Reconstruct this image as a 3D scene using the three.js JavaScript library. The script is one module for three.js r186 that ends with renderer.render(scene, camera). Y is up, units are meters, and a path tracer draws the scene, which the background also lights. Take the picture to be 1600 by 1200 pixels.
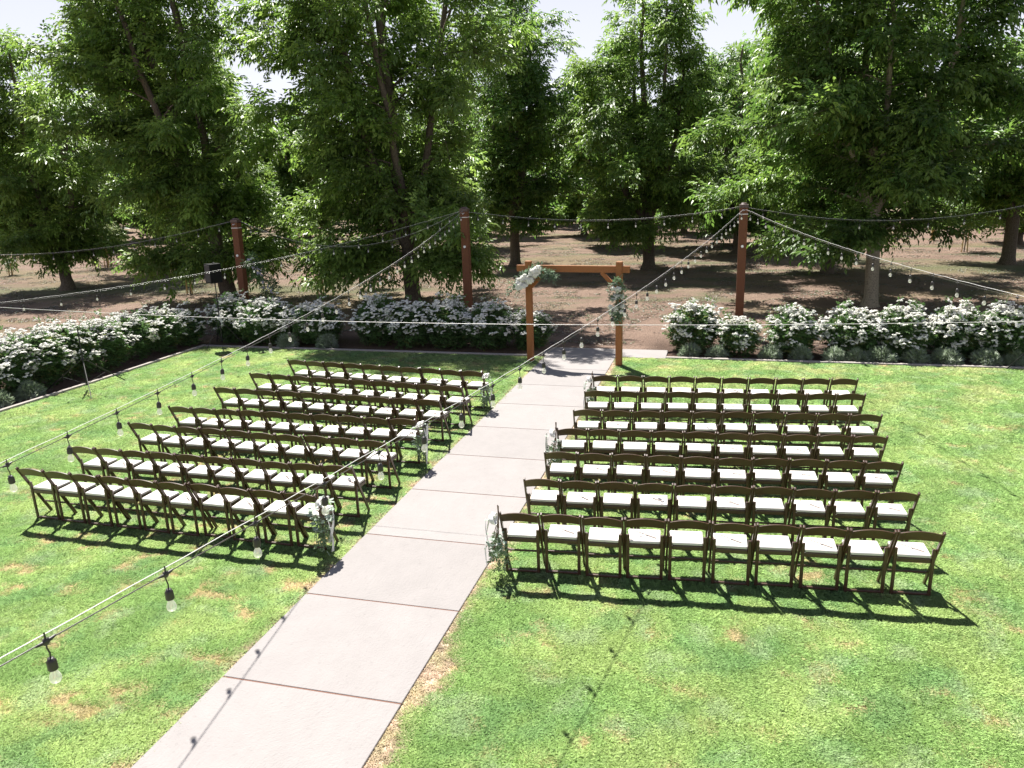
import * as THREE from 'three';
import { RoundedBoxGeometry } from 'three/addons/geometries/RoundedBoxGeometry.js';
import { mergeGeometries, toCreasedNormals } from 'three/addons/utils/BufferGeometryUtils.js';
import { createNoise2D, createNoise3D } from 'simplex-noise';

// ------------------------------------------------------------------ camera, light, exposure
const scene = new THREE.Scene();
const camera = new THREE.PerspectiveCamera(52.134, 4 / 3, 0.1, 3000);
camera.rotation.order = 'YXZ';
camera.position.set(4.30682, 4.34446, 5.34962);
camera.rotation.set(-0.254926, 0.269142, -0.029797);
scene.add(camera);

const renderer = new THREE.WebGLRenderer({ antialias: true });
renderer.toneMapping = THREE.LinearToneMapping;
renderer.toneMappingExposure = 2.55;
renderer.shadowMap.enabled = true;

const SUN = new THREE.Vector3(-0.36, 1, -0.6).normalize();
{
  // clear midday sky: pale at the horizon, deeper blue overhead, a broad glow round the sun
  const W = 512, H = 256, data = new Float32Array(W * H * 4);
  for (let j = 0; j < H; j++) {
    const el = ((j + 0.5) / H - 0.5) * Math.PI;
    for (let i = 0; i < W; i++) {
      const az = ((i + 0.5) / W - 0.5) * 2 * Math.PI;
      const d = new THREE.Vector3(Math.cos(el) * Math.cos(az), Math.sin(el), Math.cos(el) * Math.sin(az));
      const up = Math.max(0, d.y), t = Math.pow(up, 0.8), g = Math.pow(Math.max(0, d.dot(SUN)), 6) * 0.06;
      const o = (j * W + i) * 4;
      let r = 0.455 * (1 - t) + 0.012 * t + g, gr = 0.465 * (1 - t) + 0.032 * t + g, b = 0.515 * (1 - t) + 0.095 * t + g;
      if (d.y < 0) { const k = Math.min(1, -d.y * 6); r = r * (1 - k) + 0.14 * k; gr = gr * (1 - k) + 0.12 * k; b = b * (1 - k) + 0.09 * k; }
      data[o] = r; data[o + 1] = gr; data[o + 2] = b; data[o + 3] = 1;
    }
  }
  const sky = new THREE.DataTexture(data, W, H, THREE.RGBAFormat, THREE.FloatType);
  sky.mapping = THREE.EquirectangularReflectionMapping; sky.magFilter = THREE.LinearFilter; sky.needsUpdate = true;
  scene.background = sky; scene.environment = sky;
}
const sun = new THREE.DirectionalLight(new THREE.Color(1, 0.965, 0.9), 5);
sun.position.copy(SUN).multiplyScalar(90); sun.target.position.set(0, 0, -8);
sun.castShadow = true; sun.shadow.mapSize.set(4096, 4096);
Object.assign(sun.shadow.camera, { left: -60, right: 60, top: 60, bottom: -60, near: 1, far: 250 });
scene.add(sun, sun.target);

// ------------------------------------------------------------------ helpers
const rng = (seed) => () => { seed = (seed + 0x6d2b79f5) | 0; let t = Math.imul(seed ^ (seed >>> 15), 1 | seed); t = (t + Math.imul(t ^ (t >>> 7), 61 | t)) ^ t; return ((t ^ (t >>> 14)) >>> 0) / 4294967296; };
const N2 = createNoise2D(rng(11)), N3 = createNoise3D(rng(12));
const V = (x, y, z) => new THREE.Vector3(x, y, z);
const fbm = (x, y, o = 4) => { let a = 0, s = 0.5; for (let i = 0; i < o; i++) { a += s * N2(x, y); x = x * 2.03 + 17.1; y = y * 2.03 - 9.7; s *= 0.5; } return a; };
const sstep = (a, b, x) => { const t = Math.min(1, Math.max(0, (x - a) / (b - a))); return t * t * (3 - 2 * t); };
const mix = (a, b, t) => a + (b - a) * t;
const mix3 = (a, b, t) => [mix(a[0], b[0], t), mix(a[1], b[1], t), mix(a[2], b[2], t)];

const taken = new Map();
function numbered(name) { const n = taken.get(name) ?? 0; taken.set(name, n + 1); return n ? name + '_' + String(n).padStart(3, '0') : name; }
function shade(o) { o.castShadow = o.receiveShadow = true; return o; }
function obj(name, geo, mat, parent) { const m = shade(new THREE.Mesh(Array.isArray(geo) ? mergeGeometries(geo.map((g) => g.index ? g.toNonIndexed() : g)) : geo, mat)); m.name = parent ? name : numbered(name); (parent || scene).add(m); return m; }
function tag(o, label, category, group, kind) { o.userData.label = label; o.userData.category = category; if (group) o.userData.group = group; if (kind) o.userData.kind = kind; return o; }
function thing(name, label, category, pos = [0, 0, 0], turn = 0, group) { const o = new THREE.Group(); o.name = numbered(name); scene.add(o); o.position.set(...pos); o.rotation.y = turn; return tag(o, label, category, group); }
function sub(name, parent) { const o = new THREE.Group(); o.name = name; parent.add(o); return o; }
function struct(name, geo, mat) { const m = obj(name, geo, mat); m.userData.kind = 'structure'; return m; }
function retag(root, label) { root.userData = { ...root.userData, label }; return root; }

// box bar between two points, uv in metres along the bar
function bar(a, b, w, d, bevel = 0.003, roll = 0) {
  const len = a.distanceTo(b), g = new RoundedBoxGeometry(w, len, d, 1, Math.min(bevel, w * 0.3, d * 0.3));
  const p = g.attributes.position, uv = new Float32Array(p.count * 2), off = a.x * 3.1 + a.z * 1.7;
  for (let i = 0; i < p.count; i++) { uv[i * 2] = p.getX(i) + p.getZ(i) + off; uv[i * 2 + 1] = p.getY(i) + off; }
  g.setAttribute('uv', new THREE.BufferAttribute(uv, 2));
  g.rotateY(roll);
  g.applyQuaternion(new THREE.Quaternion().setFromUnitVectors(V(0, 1, 0), b.clone().sub(a).normalize()));
  const m = a.clone().add(b).multiplyScalar(0.5); g.translate(m.x, m.y, m.z);
  return g;
}
// axis aligned box
function bx(x, y, z, w, h, d, bevel = 0.003) {
  const g = new RoundedBoxGeometry(w, h, d, 1, Math.min(bevel, w * 0.3, h * 0.3, d * 0.3)), p = g.attributes.position, n = g.attributes.normal, uv = new Float32Array(p.count * 2);
  for (let i = 0; i < p.count; i++) {
    const ax = Math.abs(n.getX(i)), ay = Math.abs(n.getY(i)), az = Math.abs(n.getZ(i));
    uv[i * 2] = (ax > ay && ax > az ? p.getZ(i) : p.getX(i)) + x; uv[i * 2 + 1] = (ay > ax && ay > az ? p.getZ(i) : p.getY(i)) + z;
  }
  g.setAttribute('uv', new THREE.BufferAttribute(uv, 2)); g.translate(x, y, z);
  return g;
}
// tapered tube along a polyline of points with radii
function limb(pts, radii, sides = 6) {
  const n = pts.length, pos = [], nor = [], uv = [], idx = [], T = V(), A = V(), B = V();
  let len = 0; A.set(1, 0, 0.13).normalize();
  for (let i = 0; i < n; i++) {
    T.copy(pts[Math.min(i + 1, n - 1)]).sub(pts[Math.max(i - 1, 0)]).normalize();
    A.addScaledVector(T, -A.dot(T)).normalize(); B.crossVectors(T, A);
    if (i) len += pts[i].distanceTo(pts[i - 1]);
    for (let k = 0; k <= sides; k++) {
      const a = k / sides * Math.PI * 2, c = Math.cos(a), s = Math.sin(a), q = radii[i];
      pos.push(pts[i].x + (A.x * c + B.x * s) * q, pts[i].y + (A.y * c + B.y * s) * q, pts[i].z + (A.z * c + B.z * s) * q);
      nor.push(A.x * c + B.x * s, A.y * c + B.y * s, A.z * c + B.z * s); uv.push(k / sides * radii[0] * 6, len);
    }
  }
  for (let i = 0; i < n - 1; i++) for (let k = 0; k < sides; k++) { const a = i * (sides + 1) + k, b = a + sides + 1; idx.push(a, a + 1, b, b, a + 1, b + 1); }
  const g = new THREE.BufferGeometry();
  g.setAttribute('position', new THREE.Float32BufferAttribute(pos, 3)); g.setAttribute('normal', new THREE.Float32BufferAttribute(nor, 3)); g.setAttribute('uv', new THREE.Float32BufferAttribute(uv, 2)); g.setIndex(idx);
  return g;
}
const tube = (pts, r, sides = 6) => limb(pts, pts.map(() => r), sides);
function lathe(profile, seg = 12) { return new THREE.LatheGeometry(profile.map(([x, y]) => new THREE.Vector2(x, y)), seg); }
function leafGeo(leaves, lift = 0) {   // leaves: [base, direction, up, length, width, droop] -> folded four-point blades
  const pos = [], nor = [], idx = [], S = V(), U = V(), P = V(), Q = V();
  for (const [b, d, up, l, w, droop = 0.15] of leaves) {
    S.crossVectors(d, up).normalize(); U.crossVectors(S, d).normalize();
    const at = pos.length / 3, mid = P.copy(b).addScaledVector(d, l * 0.45), tip = Q.copy(b).addScaledVector(d, l).addScaledVector(U, -l * droop);
    for (const [c, s, k] of [[b, 0, 0], [mid, w / 2, w * 0.16], [mid, -w / 2, w * 0.16], [tip, 0, 0]]) pos.push(c.x + S.x * s + U.x * k, c.y + S.y * s + U.y * k, c.z + S.z * s + U.z * k);
    for (const t of [0, 0.45, -0.45, 0]) { const n = U.clone().addScaledVector(S, -t).normalize(); if (lift) n.lerp(V(0, 1, 0), lift).normalize(); nor.push(n.x, n.y, n.z); }
    idx.push(at, at + 1, at + 3, at, at + 3, at + 2);
  }
  const g = new THREE.BufferGeometry();
  g.setAttribute('position', new THREE.Float32BufferAttribute(pos, 3)); g.setAttribute('normal', new THREE.Float32BufferAttribute(nor, 3)); g.setIndex(idx);
  return g;
}
function instanced(name, geo, mat, list, parent, kind = 'stuff') {   // list: [position, quaternion, scale, color]
  const m = shade(new THREE.InstancedMesh(geo, mat, list.length)), M = new THREE.Matrix4(), c = new THREE.Color(), s = V();
  list.forEach(([p, q, k, col], i) => { M.compose(p, q, s.set(k, k, k)); m.setMatrixAt(i, M); m.setColorAt(i, c.setRGB(...col)); });
  m.name = parent ? name : numbered(name); m.userData.kind = kind; (parent || scene).add(m);
  return m;
}
const aim = (() => { const M = new THREE.Matrix4(), x = V(), y = V(), z = V(); return (d, up) => { z.copy(d).normalize(); x.crossVectors(up, z).normalize(); y.crossVectors(z, x); M.makeBasis(x, y, z); return new THREE.Quaternion().setFromRotationMatrix(M); }; })();

function tex(size, fn, srgb = false, rep = 1) {   // fn(u, v) -> [r, g, b] in 0..1, tileable when fn is
  const d = new Uint8Array(size * size * 4);
  for (let j = 0; j < size; j++) for (let i = 0; i < size; i++) { const c = fn(i / size, j / size), o = (j * size + i) * 4; for (let k = 0; k < 3; k++) d[o + k] = Math.max(0, Math.min(255, (srgb ? Math.pow(Math.max(0, c[k]), 1 / 2.2) : c[k]) * 255)); d[o + 3] = 255; }
  const t = new THREE.DataTexture(d, size, size); t.wrapS = t.wrapT = THREE.RepeatWrapping; t.magFilter = THREE.LinearFilter; t.minFilter = THREE.LinearMipmapLinearFilter; t.generateMipmaps = true;
  if (srgb) t.colorSpace = THREE.SRGBColorSpace; t.repeat.set(rep, rep); t.needsUpdate = true; return t;
}
// tileable noise on a torus
const N4seed = (s) => { const n = createNoise3D(rng(s)); return (u, v, f) => { const a = u * 2 * Math.PI, b = v * 2 * Math.PI, R = 1 / (2 * Math.PI) * f; return (n(Math.cos(a) * R, Math.sin(a) * R, Math.cos(b) * R * 1.0) + n(Math.sin(b) * R + 31, Math.cos(a) * R - 7, Math.sin(a) * R + Math.cos(b) * R)) * 0.5; }; };
const TN = N4seed(5), TN2 = N4seed(6);
const std = (o) => new THREE.MeshStandardMaterial(o), phys = (o) => new THREE.MeshPhysicalMaterial(o);
const rgb = (r, g, b) => new THREE.Color().setRGB(r, g, b);

// ------------------------------------------------------------------ materials
const woodGrain = (base, dark, s) => tex(256, (u, v) => { const n = TN(u * 1, v * 0.5, 30 + s) * 0.5 + TN2(u, v * 0.12 + 0.3, 60) * 0.5; return mix3(base, dark, sstep(-0.25, 0.5, n)); }, true, 3);
const M = {
  chair: phys({ map: woodGrain([0.06, 0.022, 0.0095], [0.033, 0.012, 0.0055], 0), roughness: 0.42, clearcoat: 0.35, clearcoatRoughness: 0.3 }),
  cushion: std({ color: rgb(0.6, 0.56, 0.53), roughness: 0.55 }),
  paper: std({ color: rgb(0.68, 0.66, 0.63), roughness: 0.8 }),
  stick: std({ color: rgb(0.1, 0.066, 0.048), roughness: 0.7 }),
  cedar: std({ map: woodGrain([0.31, 0.11, 0.025], [0.2, 0.066, 0.015], 4), roughness: 0.7 }),
  redwood: std({ map: woodGrain([0.155, 0.05, 0.013], [0.095, 0.029, 0.009], 9), roughness: 0.75 }),
  iron: std({ color: rgb(0.012, 0.011, 0.011), roughness: 0.6 }),
  cap: std({ color: rgb(0.09, 0.055, 0.045), roughness: 0.5 }),
  steel: std({ color: rgb(0.72, 0.69, 0.68), roughness: 0.4, metalness: 0.1 }),
  cord: phys({ color: rgb(0.05, 0.038, 0.034), roughness: 0.3, clearcoat: 0.6, clearcoatRoughness: 0.25 }),
  rubber: std({ color: rgb(0.022, 0.018, 0.017), roughness: 0.45 }),
  glass: phys({ color: rgb(0.97, 0.96, 0.93), roughness: 0.32, transmission: 0.72, thickness: 0, ior: 1.5 }),
  filament: std({ color: rgb(0.75, 0.6, 0.35), roughness: 0.4 }),
  lampDisc: std({ color: rgb(0.75, 0.75, 0.75), roughness: 0.4 }),
  box: phys({ color: rgb(0.008, 0.008, 0.008), roughness: 0.8, specularIntensity: 0.3 }),
  ribbon: phys({ color: rgb(0.78, 0.77, 0.74), roughness: 1, transmission: 0.3, thickness: 0, side: THREE.DoubleSide }),
  rose: phys({ color: rgb(0.7, 0.69, 0.63), roughness: 1, transmission: 0.22, thickness: 0 }),
  leaf: phys({ color: rgb(1, 1, 1), roughness: 1, transmission: 0.52, thickness: 0, specularIntensity: 0.1, clearcoat: 1, clearcoatRoughness: 0.4, side: THREE.DoubleSide }),
  roseLeaf: phys({ color: rgb(1, 1, 1), roughness: 1, transmission: 0.45, thickness: 0, specularIntensity: 0.2, clearcoat: 0.3, clearcoatRoughness: 0.3, side: THREE.DoubleSide }),
  eucalyptus: phys({ color: rgb(1, 1, 1), roughness: 1, transmission: 0.35, thickness: 0, side: THREE.DoubleSide }),
  grass: phys({ color: rgb(1, 1, 1), roughness: 1, specularIntensity: 0.3, transmission: 0.35, thickness: 0, side: THREE.DoubleSide }),
  bark: std({ map: tex(256, (u, v) => { const n = TN(u, v, 22) + 0.5 * TN2(u, v, 70); return mix3([0.19, 0.15, 0.11], [0.07, 0.052, 0.04], sstep(-0.4, 0.6, n)); }, true, 1.2), roughness: 0.95, bumpMap: tex(256, (u, v) => { const n = 0.5 + 0.4 * TN(u, v, 26); return [n, n, n]; }, false, 1.2), bumpScale: 0.03 }),
  paleBark: std({ map: tex(256, (u, v) => { const n = TN(u, v, 16) + 0.5 * TN2(u, v, 60); return mix3([0.34, 0.3, 0.21], [0.17, 0.14, 0.095], sstep(-0.3, 0.7, n)); }, true, 1.2), roughness: 0.95 }),
  twig: std({ color: rgb(0.14, 0.09, 0.05), roughness: 0.9 }),
  stem: std({ color: rgb(0.09, 0.1, 0.04), roughness: 0.8 }),
  stake: std({ color: rgb(0.45, 0.3, 0.12), roughness: 0.85 }),
};

// ------------------------------------------------------------------ ground, lawn, path
const DIRT = [0.4, 0.27, 0.2], DIRT2 = [0.3, 0.195, 0.142], DRY = [0.3, 0.24, 0.12], WEED = [0.18, 0.205, 0.085], MULCH = [0.13, 0.074, 0.048];
function groundColor(x, z) {
  const n = fbm(x * 0.22, z * 0.3), m = fbm(x * 1.3 + 40, z * 1.3), w = fbm(x * 0.05 + 7, z * 0.14 + 3);
  let c = mix3(DIRT, DIRT2, sstep(-0.3, 0.5, n + m * 0.5));
  c = mix3(c, DRY, 0.7 * sstep(0.08, 0.35, w + m * 0.2));
  const band = Math.exp(-(((z + 27 + 0.12 * x + 1.2 * n) / 1.6) ** 2)) * sstep(-9, -13, x) + Math.exp(-(((z + 33 + 2 * w) / 2) ** 2)) * sstep(9, 13, x);
  c = mix3(c, WEED, Math.min(1, 0.8 * sstep(0.15, 0.4, fbm(x * 0.12 + 90, z * 0.3)) * sstep(-19, -24, z) + band * 0.8));
  const bed = Math.max(sstep(-16.2, -15.2, z + n * 0.5) * sstep(-13, -12, x), sstep(-12.6, -11.6, x + n * 0.3) * sstep(-11.5, -12.5, x) * 0);
  const left = sstep(-11.9, -11.2, x + n * 0.4) * (x < -9 ? 1 : 0) * (z > -16 ? 1 : 0);
  const side = x > 2.4 || x < -0.6 ? 1 : 0;
  return mix3(c, MULCH, Math.min(1, Math.max(bed * side * (x > -12 ? 1 : 0), left) * 0.85));
}
const grain = tex(1024, (u, v) => { const n = 0.5 + 0.28 * TN(u, v, 60) + 0.25 * TN2(u, v, 170) + 0.22 * TN(u, v, 420); const k = mix(0.62, 1.22, n) * 0.82; return [k, k * 0.99, k * 0.98]; }, true, 1 / 3);
const grainBump = tex(512, (u, v) => { const n = 0.5 + 0.22 * TN(u, v, 40) + 0.3 * TN2(u, v, 120); return [n, n, n]; }, false, 1 / 2);
function sheet(xs, zs, y, colorOf) {
  const nx = xs.length, nz = zs.length, pos = new Float32Array(nx * nz * 3), col = new Float32Array(nx * nz * 3), uv = new Float32Array(nx * nz * 2), nor = new Float32Array(nx * nz * 3), idx = [];
  for (let j = 0; j < nz; j++) for (let i = 0; i < nx; i++) {
    const o = j * nx + i; pos[o * 3] = xs[i]; pos[o * 3 + 1] = typeof y === 'function' ? y(xs[i], zs[j]) : y; pos[o * 3 + 2] = zs[j]; nor[o * 3 + 1] = 1; uv[o * 2] = xs[i]; uv[o * 2 + 1] = zs[j];
    if (colorOf) col.set(colorOf(xs[i], zs[j]), o * 3);
    if (i < nx - 1 && j < nz - 1) idx.push(o, o + nx, o + 1, o + 1, o + nx, o + nx + 1);
  }
  const g = new THREE.BufferGeometry();
  g.setAttribute('position', new THREE.BufferAttribute(pos, 3)); g.setAttribute('normal', new THREE.BufferAttribute(nor, 3)); g.setAttribute('uv', new THREE.BufferAttribute(uv, 2));
  if (colorOf) g.setAttribute('color', new THREE.BufferAttribute(col, 3));
  g.setIndex(idx); return g;
}
function ticks(list) { const out = []; for (const [a, b, s] of list) for (let x = a; x < b - 1e-6; x += s) out.push(x); out.push(list.at(-1)[1]); return out; }
struct('ground', sheet(ticks([[-900, -120, 60], [-120, -45, 2.5], [-45, 30, 0.45], [30, 90, 2.5], [90, 900, 60]]), ticks([[-900, -150, 50], [-150, -60, 2.5], [-60, -10, 0.45], [-10, 40, 3], [40, 900, 80]]), -0.02, groundColor),
  std({ vertexColors: true, map: grain, bumpMap: grainBump, bumpScale: 0.12, roughness: 0.97 }));

// the lawn: colour of grass and of dry spots, used by the sheet and by the blades alike
const PW = 1.762;
function lawnColor(x, z) {
  const n = fbm(x * 0.5, z * 0.6), m = fbm(x * 2.1 + 9, z * 2.1), f = fbm(x * 6 + 3, z * 6 + 1, 2);
  let c = mix3([0.215, 0.335, 0.11], [0.305, 0.405, 0.145], sstep(-0.3, 0.35, n + 0.35 * m));
  c = mix3(c, [0.165, 0.3, 0.125], 0.5 * sstep(0.12, 0.4, fbm(x * 1.1 - 30, z * 0.9 + 12)));
  c = mix3(c, [0.31, 0.39, 0.23], 0.5 * sstep(0.2, 0.42, fbm(x * 1.6 + 60, z * 1.2 - 7)));
  const near = x < 0 ? 0.1 - 0.06 * sstep(-2, -6, z) : -0.02, dry = sstep(0.28 - near, 0.54 - near, fbm(x * 1.15 + 71, z * 1.3 + 5, 4) + 0.25 * f);
  c = mix3(c, mix3([0.46, 0.345, 0.17], [0.48, 0.38, 0.25], 0.5 + 0.5 * m), 0.8 * dry);
  c = mix3(c, [0.4, 0.4, 0.19], 0.55 * sstep(0.0, 0.4, n + m * 0.6) * sstep(-9, -12.4, z) * (x > 0 ? 1 : 0.3));
  const edge = x > PW / 2 ? x - PW : -x, wide = x > PW / 2 ? 0.16 + 0.13 * N2(z * 0.9, 3) + 0.05 * N2(z * 4, 8) : 0.04 + 0.05 * N2(z * 1.3, 17);
  c = mix3(c, mix3([0.43, 0.34, 0.25], [0.4, 0.35, 0.22], sstep(-0.2, 0.3, m)), sstep(wide + 0.08, wide - 0.07, edge + 0.12 * f));
  const mow = 0.03 + 0.085 * Math.sin((x * 0.87 + z * 0.5) * 6.28 / 1.25 + 0.6 * N2(x * 0.4, z * 0.4)); c = [c[0] * (1 + mow), c[1] * (1 + mow * 0.8), c[2] * (1 + mow)];
  return c;
}
const bare = (x, z) => { const edge = x > PW / 2 ? x - PW : -x, wide = x > PW / 2 ? 0.13 + 0.13 * N2(z * 0.9, 3) : 0.02 + 0.03 * N2(z * 1.3, 17); return edge < wide; };
const lawnBack = (x) => (x < 0 ? -13.42 : -13.62), lawnLeft = (z) => -9.86 - 0.045 * Math.max(0, z + 9.5);
{
  const S = 2048, X0 = -12, X1 = 13, Z0 = -14, Z1 = 11, d = new Uint8Array(S * S * 4);
  const fine = tex(512, (u, v) => { const n = TN(u, v, 150) * 0.6 + TN2(u, v, 300) * 0.6; return [0.5 + 0.5 * n, 0, 0]; });
  const fd = fine.image.data;
  for (let j = 0; j < S; j++) for (let i = 0; i < S; i++) {
    const x = X0 + (i + 0.5) / S * (X1 - X0), z = Z1 - (j + 0.5) / S * (Z1 - Z0), o = (j * S + i) * 4;
    const c = lawnColor(x, z), k = 0.72 + 0.56 * fd[((j % 512) * 512 + (i % 512)) * 4] / 255;
    for (let q = 0; q < 3; q++) d[o + q] = Math.min(255, Math.pow(c[q] * k * 0.95, 1 / 2.2) * 255);
    d[o + 3] = 255;
  }
  const t = new THREE.DataTexture(d, S, S); t.magFilter = THREE.LinearFilter; t.minFilter = THREE.LinearMipmapLinearFilter; t.generateMipmaps = true; t.colorSpace = THREE.SRGBColorSpace; t.needsUpdate = true;
  const xs = ticks([[-12, 13, 1]]), zs = ticks([[-14, 11, 1]]);
  // outline follows the kerbs
  const sh = new THREE.Shape([new THREE.Vector2(lawnLeft(11), -11), new THREE.Vector2(13, -11), new THREE.Vector2(13, 13.62), new THREE.Vector2(1.7, 13.62), new THREE.Vector2(1.7, 13.42), new THREE.Vector2(-9.86, 13.42), new THREE.Vector2(-9.86, 9.5)]);
  const g = new THREE.ShapeGeometry(sh); g.rotateX(-Math.PI / 2);
  const p = g.attributes.position, uv = g.attributes.uv;
  for (let i = 0; i < p.count; i++) uv.setXY(i, (p.getX(i) - X0) / (X1 - X0), (Z1 - p.getZ(i)) / (Z1 - Z0));
  const lawn = struct('lawn', g, std({ map: t, roughness: 0.95, bumpMap: grainBump, bumpScale: 0.0 }));
}

// path of concrete slabs with timber expansion strips
const D = 1.524;
{
  const path = new THREE.Group(); path.name = 'path'; path.userData = { kind: 'structure' }; scene.add(path);
  const spots = tex(1024, (u, v) => { const n = TN(u, v, 7) * 0.5 + TN2(u, v, 26) * 0.35 + TN(u, v, 190) * 0.2; const k = 0.93 + 0.09 * n - (TN2(u + 0.3, v, 55) > 0.62 ? 0.06 : 0); return [k, k * 0.985, k * 0.965]; }, true, 1 / 4.3);
  const mats = [0.262, 0.252, 0.268].map((k, i) => std({ color: rgb(k, k * 0.94, k * 0.93), map: spots, roughness: 0.9, bumpMap: grainBump, bumpScale: 0.006 }));
  const stripMat = std({ color: rgb(0.2, 0.095, 0.062), roughness: 0.9 });
  for (let k = -5; k < 9; k++) {
    const z1 = -k * D, z0 = k === 8 ? -13.62 : -(k + 1) * D;
    obj('concrete_slab', bx(PW / 2, -0.03, (z0 + z1) / 2, PW, 0.1, z1 - z0 - 0.014, 0.006), mats[(k + 6) % 3], path);
    if (k < 8) obj('expansion_strip', bx(PW / 2, -0.034, z0, PW - 0.006, 0.1, 0.009, 0.001), stripMat, path);
  }
  // apron behind the arch
  obj('concrete_slab', bx(1.42, -0.034, -14.1, 3.1, 0.1, 0.94, 0.006), mats[0], path);
  path.children.forEach((c) => { if (c.name === 'expansion_strip') c.position.y = 0; });
}
// kerbs (mow strips)
{
  const kerb = std({ color: rgb(0.4, 0.36, 0.33), map: grain, roughness: 0.9 });
  const strip = (name, pts) => { const gs = []; for (let i = 0; i < pts.length - 1; i++) { const a = V(pts[i][0], 0.0, pts[i][1]), b = V(pts[i + 1][0], 0.0, pts[i + 1][1]); gs.push(bar(a, b, 0.09, 0.12, 0.008)); } return struct(name, gs, kerb); };
  const a = strip('kerb', [[-10.75, 11], [-10.2, -2], [-9.92, -9.4], [-9.92, -13.5]]);
  const b = strip('kerb', [[-9.86, -13.48], [-5, -13.48], [-0.36, -13.48]]);
  const c = strip('kerb', [[2.98, -13.68], [7, -13.68], [13.5, -13.68]]);
}

// blades of grass in tufts
{
  const R = rng(77), leaves = [];
  const tuft = (n, spread, hmin, hmax) => { const L = []; for (let i = 0; i < n; i++) { const a = R() * 6.283, r = Math.sqrt(R()) * spread, t = 0.6 + R() * 1.1, d = V(Math.cos(a + R()) * t, 1, Math.sin(a + R()) * t).normalize(); L.push([V(Math.cos(a) * r, -0.004, Math.sin(a) * r), d, V(Math.cos(a), 0.2, Math.sin(a)).negate(), mix(hmin, hmax, R()), 0.008 + R() * 0.006, 0.3]); } return leafGeo(L, 0.7); };
  const geos = [tuft(16, 0.05, 0.028, 0.055), tuft(14, 0.05, 0.025, 0.05), tuft(18, 0.055, 0.03, 0.062)];
  const lists = [[], [], []], up = V(0, 1, 0);
  const cam = camera.position, yaw = camera.rotation.y, fx = -Math.sin(yaw), fz = -Math.cos(yaw);
  for (let i = 0; i < 900000; i++) {
    const x = mix(-10.4, 11.6, R()), z = mix(-13.6, 1.9, R());
    const dx = x - cam.x, dz = z - cam.z, depth = dx * fx + dz * fz, side = Math.abs(dx * -fz + dz * fx);
    if (side > depth * 0.70 + 0.8) continue;
    const keep = Math.min(1, 62 / (depth * depth) * 0.62 + 0.13);
    if (R() > keep) continue;
    if (x > 0.012 + 0.02 * N2(z * 7, 4) && x < PW - 0.012 + 0.02 * N2(z * 6, 9)) continue;
    if (x < lawnLeft(z) || z < lawnBack(x)) continue;
    if (bare(x, z) && R() < 0.5) continue;
    const c = lawnColor(x, z), dry = c[0] > c[1] ? 1 : 0, k = 0.92 + 0.55 * R() + 0.2 * (R() < 0.2 ? 1 : 0);
    if (dry && R() < 0.25) continue;
    const q = new THREE.Quaternion().setFromAxisAngle(up, R() * 6.283);
    lists[i % 3].push([V(x, 0, z), q, (dry ? 0.6 : 0.8) * (0.75 + 0.5 * R()) * (depth > 12 ? 1.35 : 1), [c[0] * k, c[1] * k, c[2] * k]]);
  }
  const g = new THREE.Group(); g.name = 'grass'; tag(g, 'short mown grass blades growing over the whole lawn', 'grass', null, 'stuff'); scene.add(g);
  geos.forEach((geo, i) => instanced('blades', geo, M.grass, lists[i], g));
}

// ------------------------------------------------------------------ trees
const sprays = [0, 1, 2].map((s) => {
  const R = rng(300 + s), L = [];
  for (let k = 0; k < 5; k++) {                                  // compound leaves along a twig of 0.55 m
    const az = k * 2.4 + R(), b = V(0, 0, 0.1 + k * 0.11), out = V(Math.cos(az) * 0.8, Math.sin(az) * 0.45 - 0.1, 0.55 + 0.2 * R()).normalize();
    const n = 5;
    for (let j = 0; j < n; j++) {
      const along = b.clone().addScaledVector(out, 0.09 + Math.floor(j / 2) * 0.1); along.y -= (along.distanceTo(b) ** 2) * 0.5;
      const sideDir = V(0, 1, 0).cross(out).normalize().multiplyScalar(j === n - 1 ? 0 : j % 2 ? 0.9 : -0.9), d = out.clone().add(sideDir).add(V(0, -0.35 - 0.35 * R(), 0)).normalize();
      L.push([along, d, V(0.25 * (R() - 0.5), 1, 0.25 * (R() - 0.5)).normalize(), 0.13 + 0.06 * R(), 0.06 + 0.02 * R(), 0.22]);
    }
  }
  return leafGeo(L);
});
const spraysFar = [0, 1].map((s) => { const R = rng(340 + s), L = []; for (let k = 0; k < 16; k++) { const a = R() * 6.283, r = 0.34 * Math.sqrt(R()), d = V(Math.cos(a), -0.6 + R() * 0.7, Math.sin(a) + 0.3).normalize(); L.push([V(Math.cos(a) * r, (R() - 0.5) * 0.3, Math.sin(a) * r), d, V(R() - 0.5, 1, R() - 0.5).normalize(), 0.26 + 0.1 * R(), 0.13, 0.2]); } return leafGeo(L); });

function curve(a, b, bend, n) { const out = []; for (let i = 0; i <= n; i++) { const t = i / n; out.push(a.clone().lerp(b, t).addScaledVector(bend, Math.sin(t * Math.PI) )); } return out; }
const pick = (pts, t) => { const f = Math.min(pts.length - 1.001, t * (pts.length - 1)), i = Math.floor(f); return pts[i].clone().lerp(pts[i + 1], f - i); };

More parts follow.
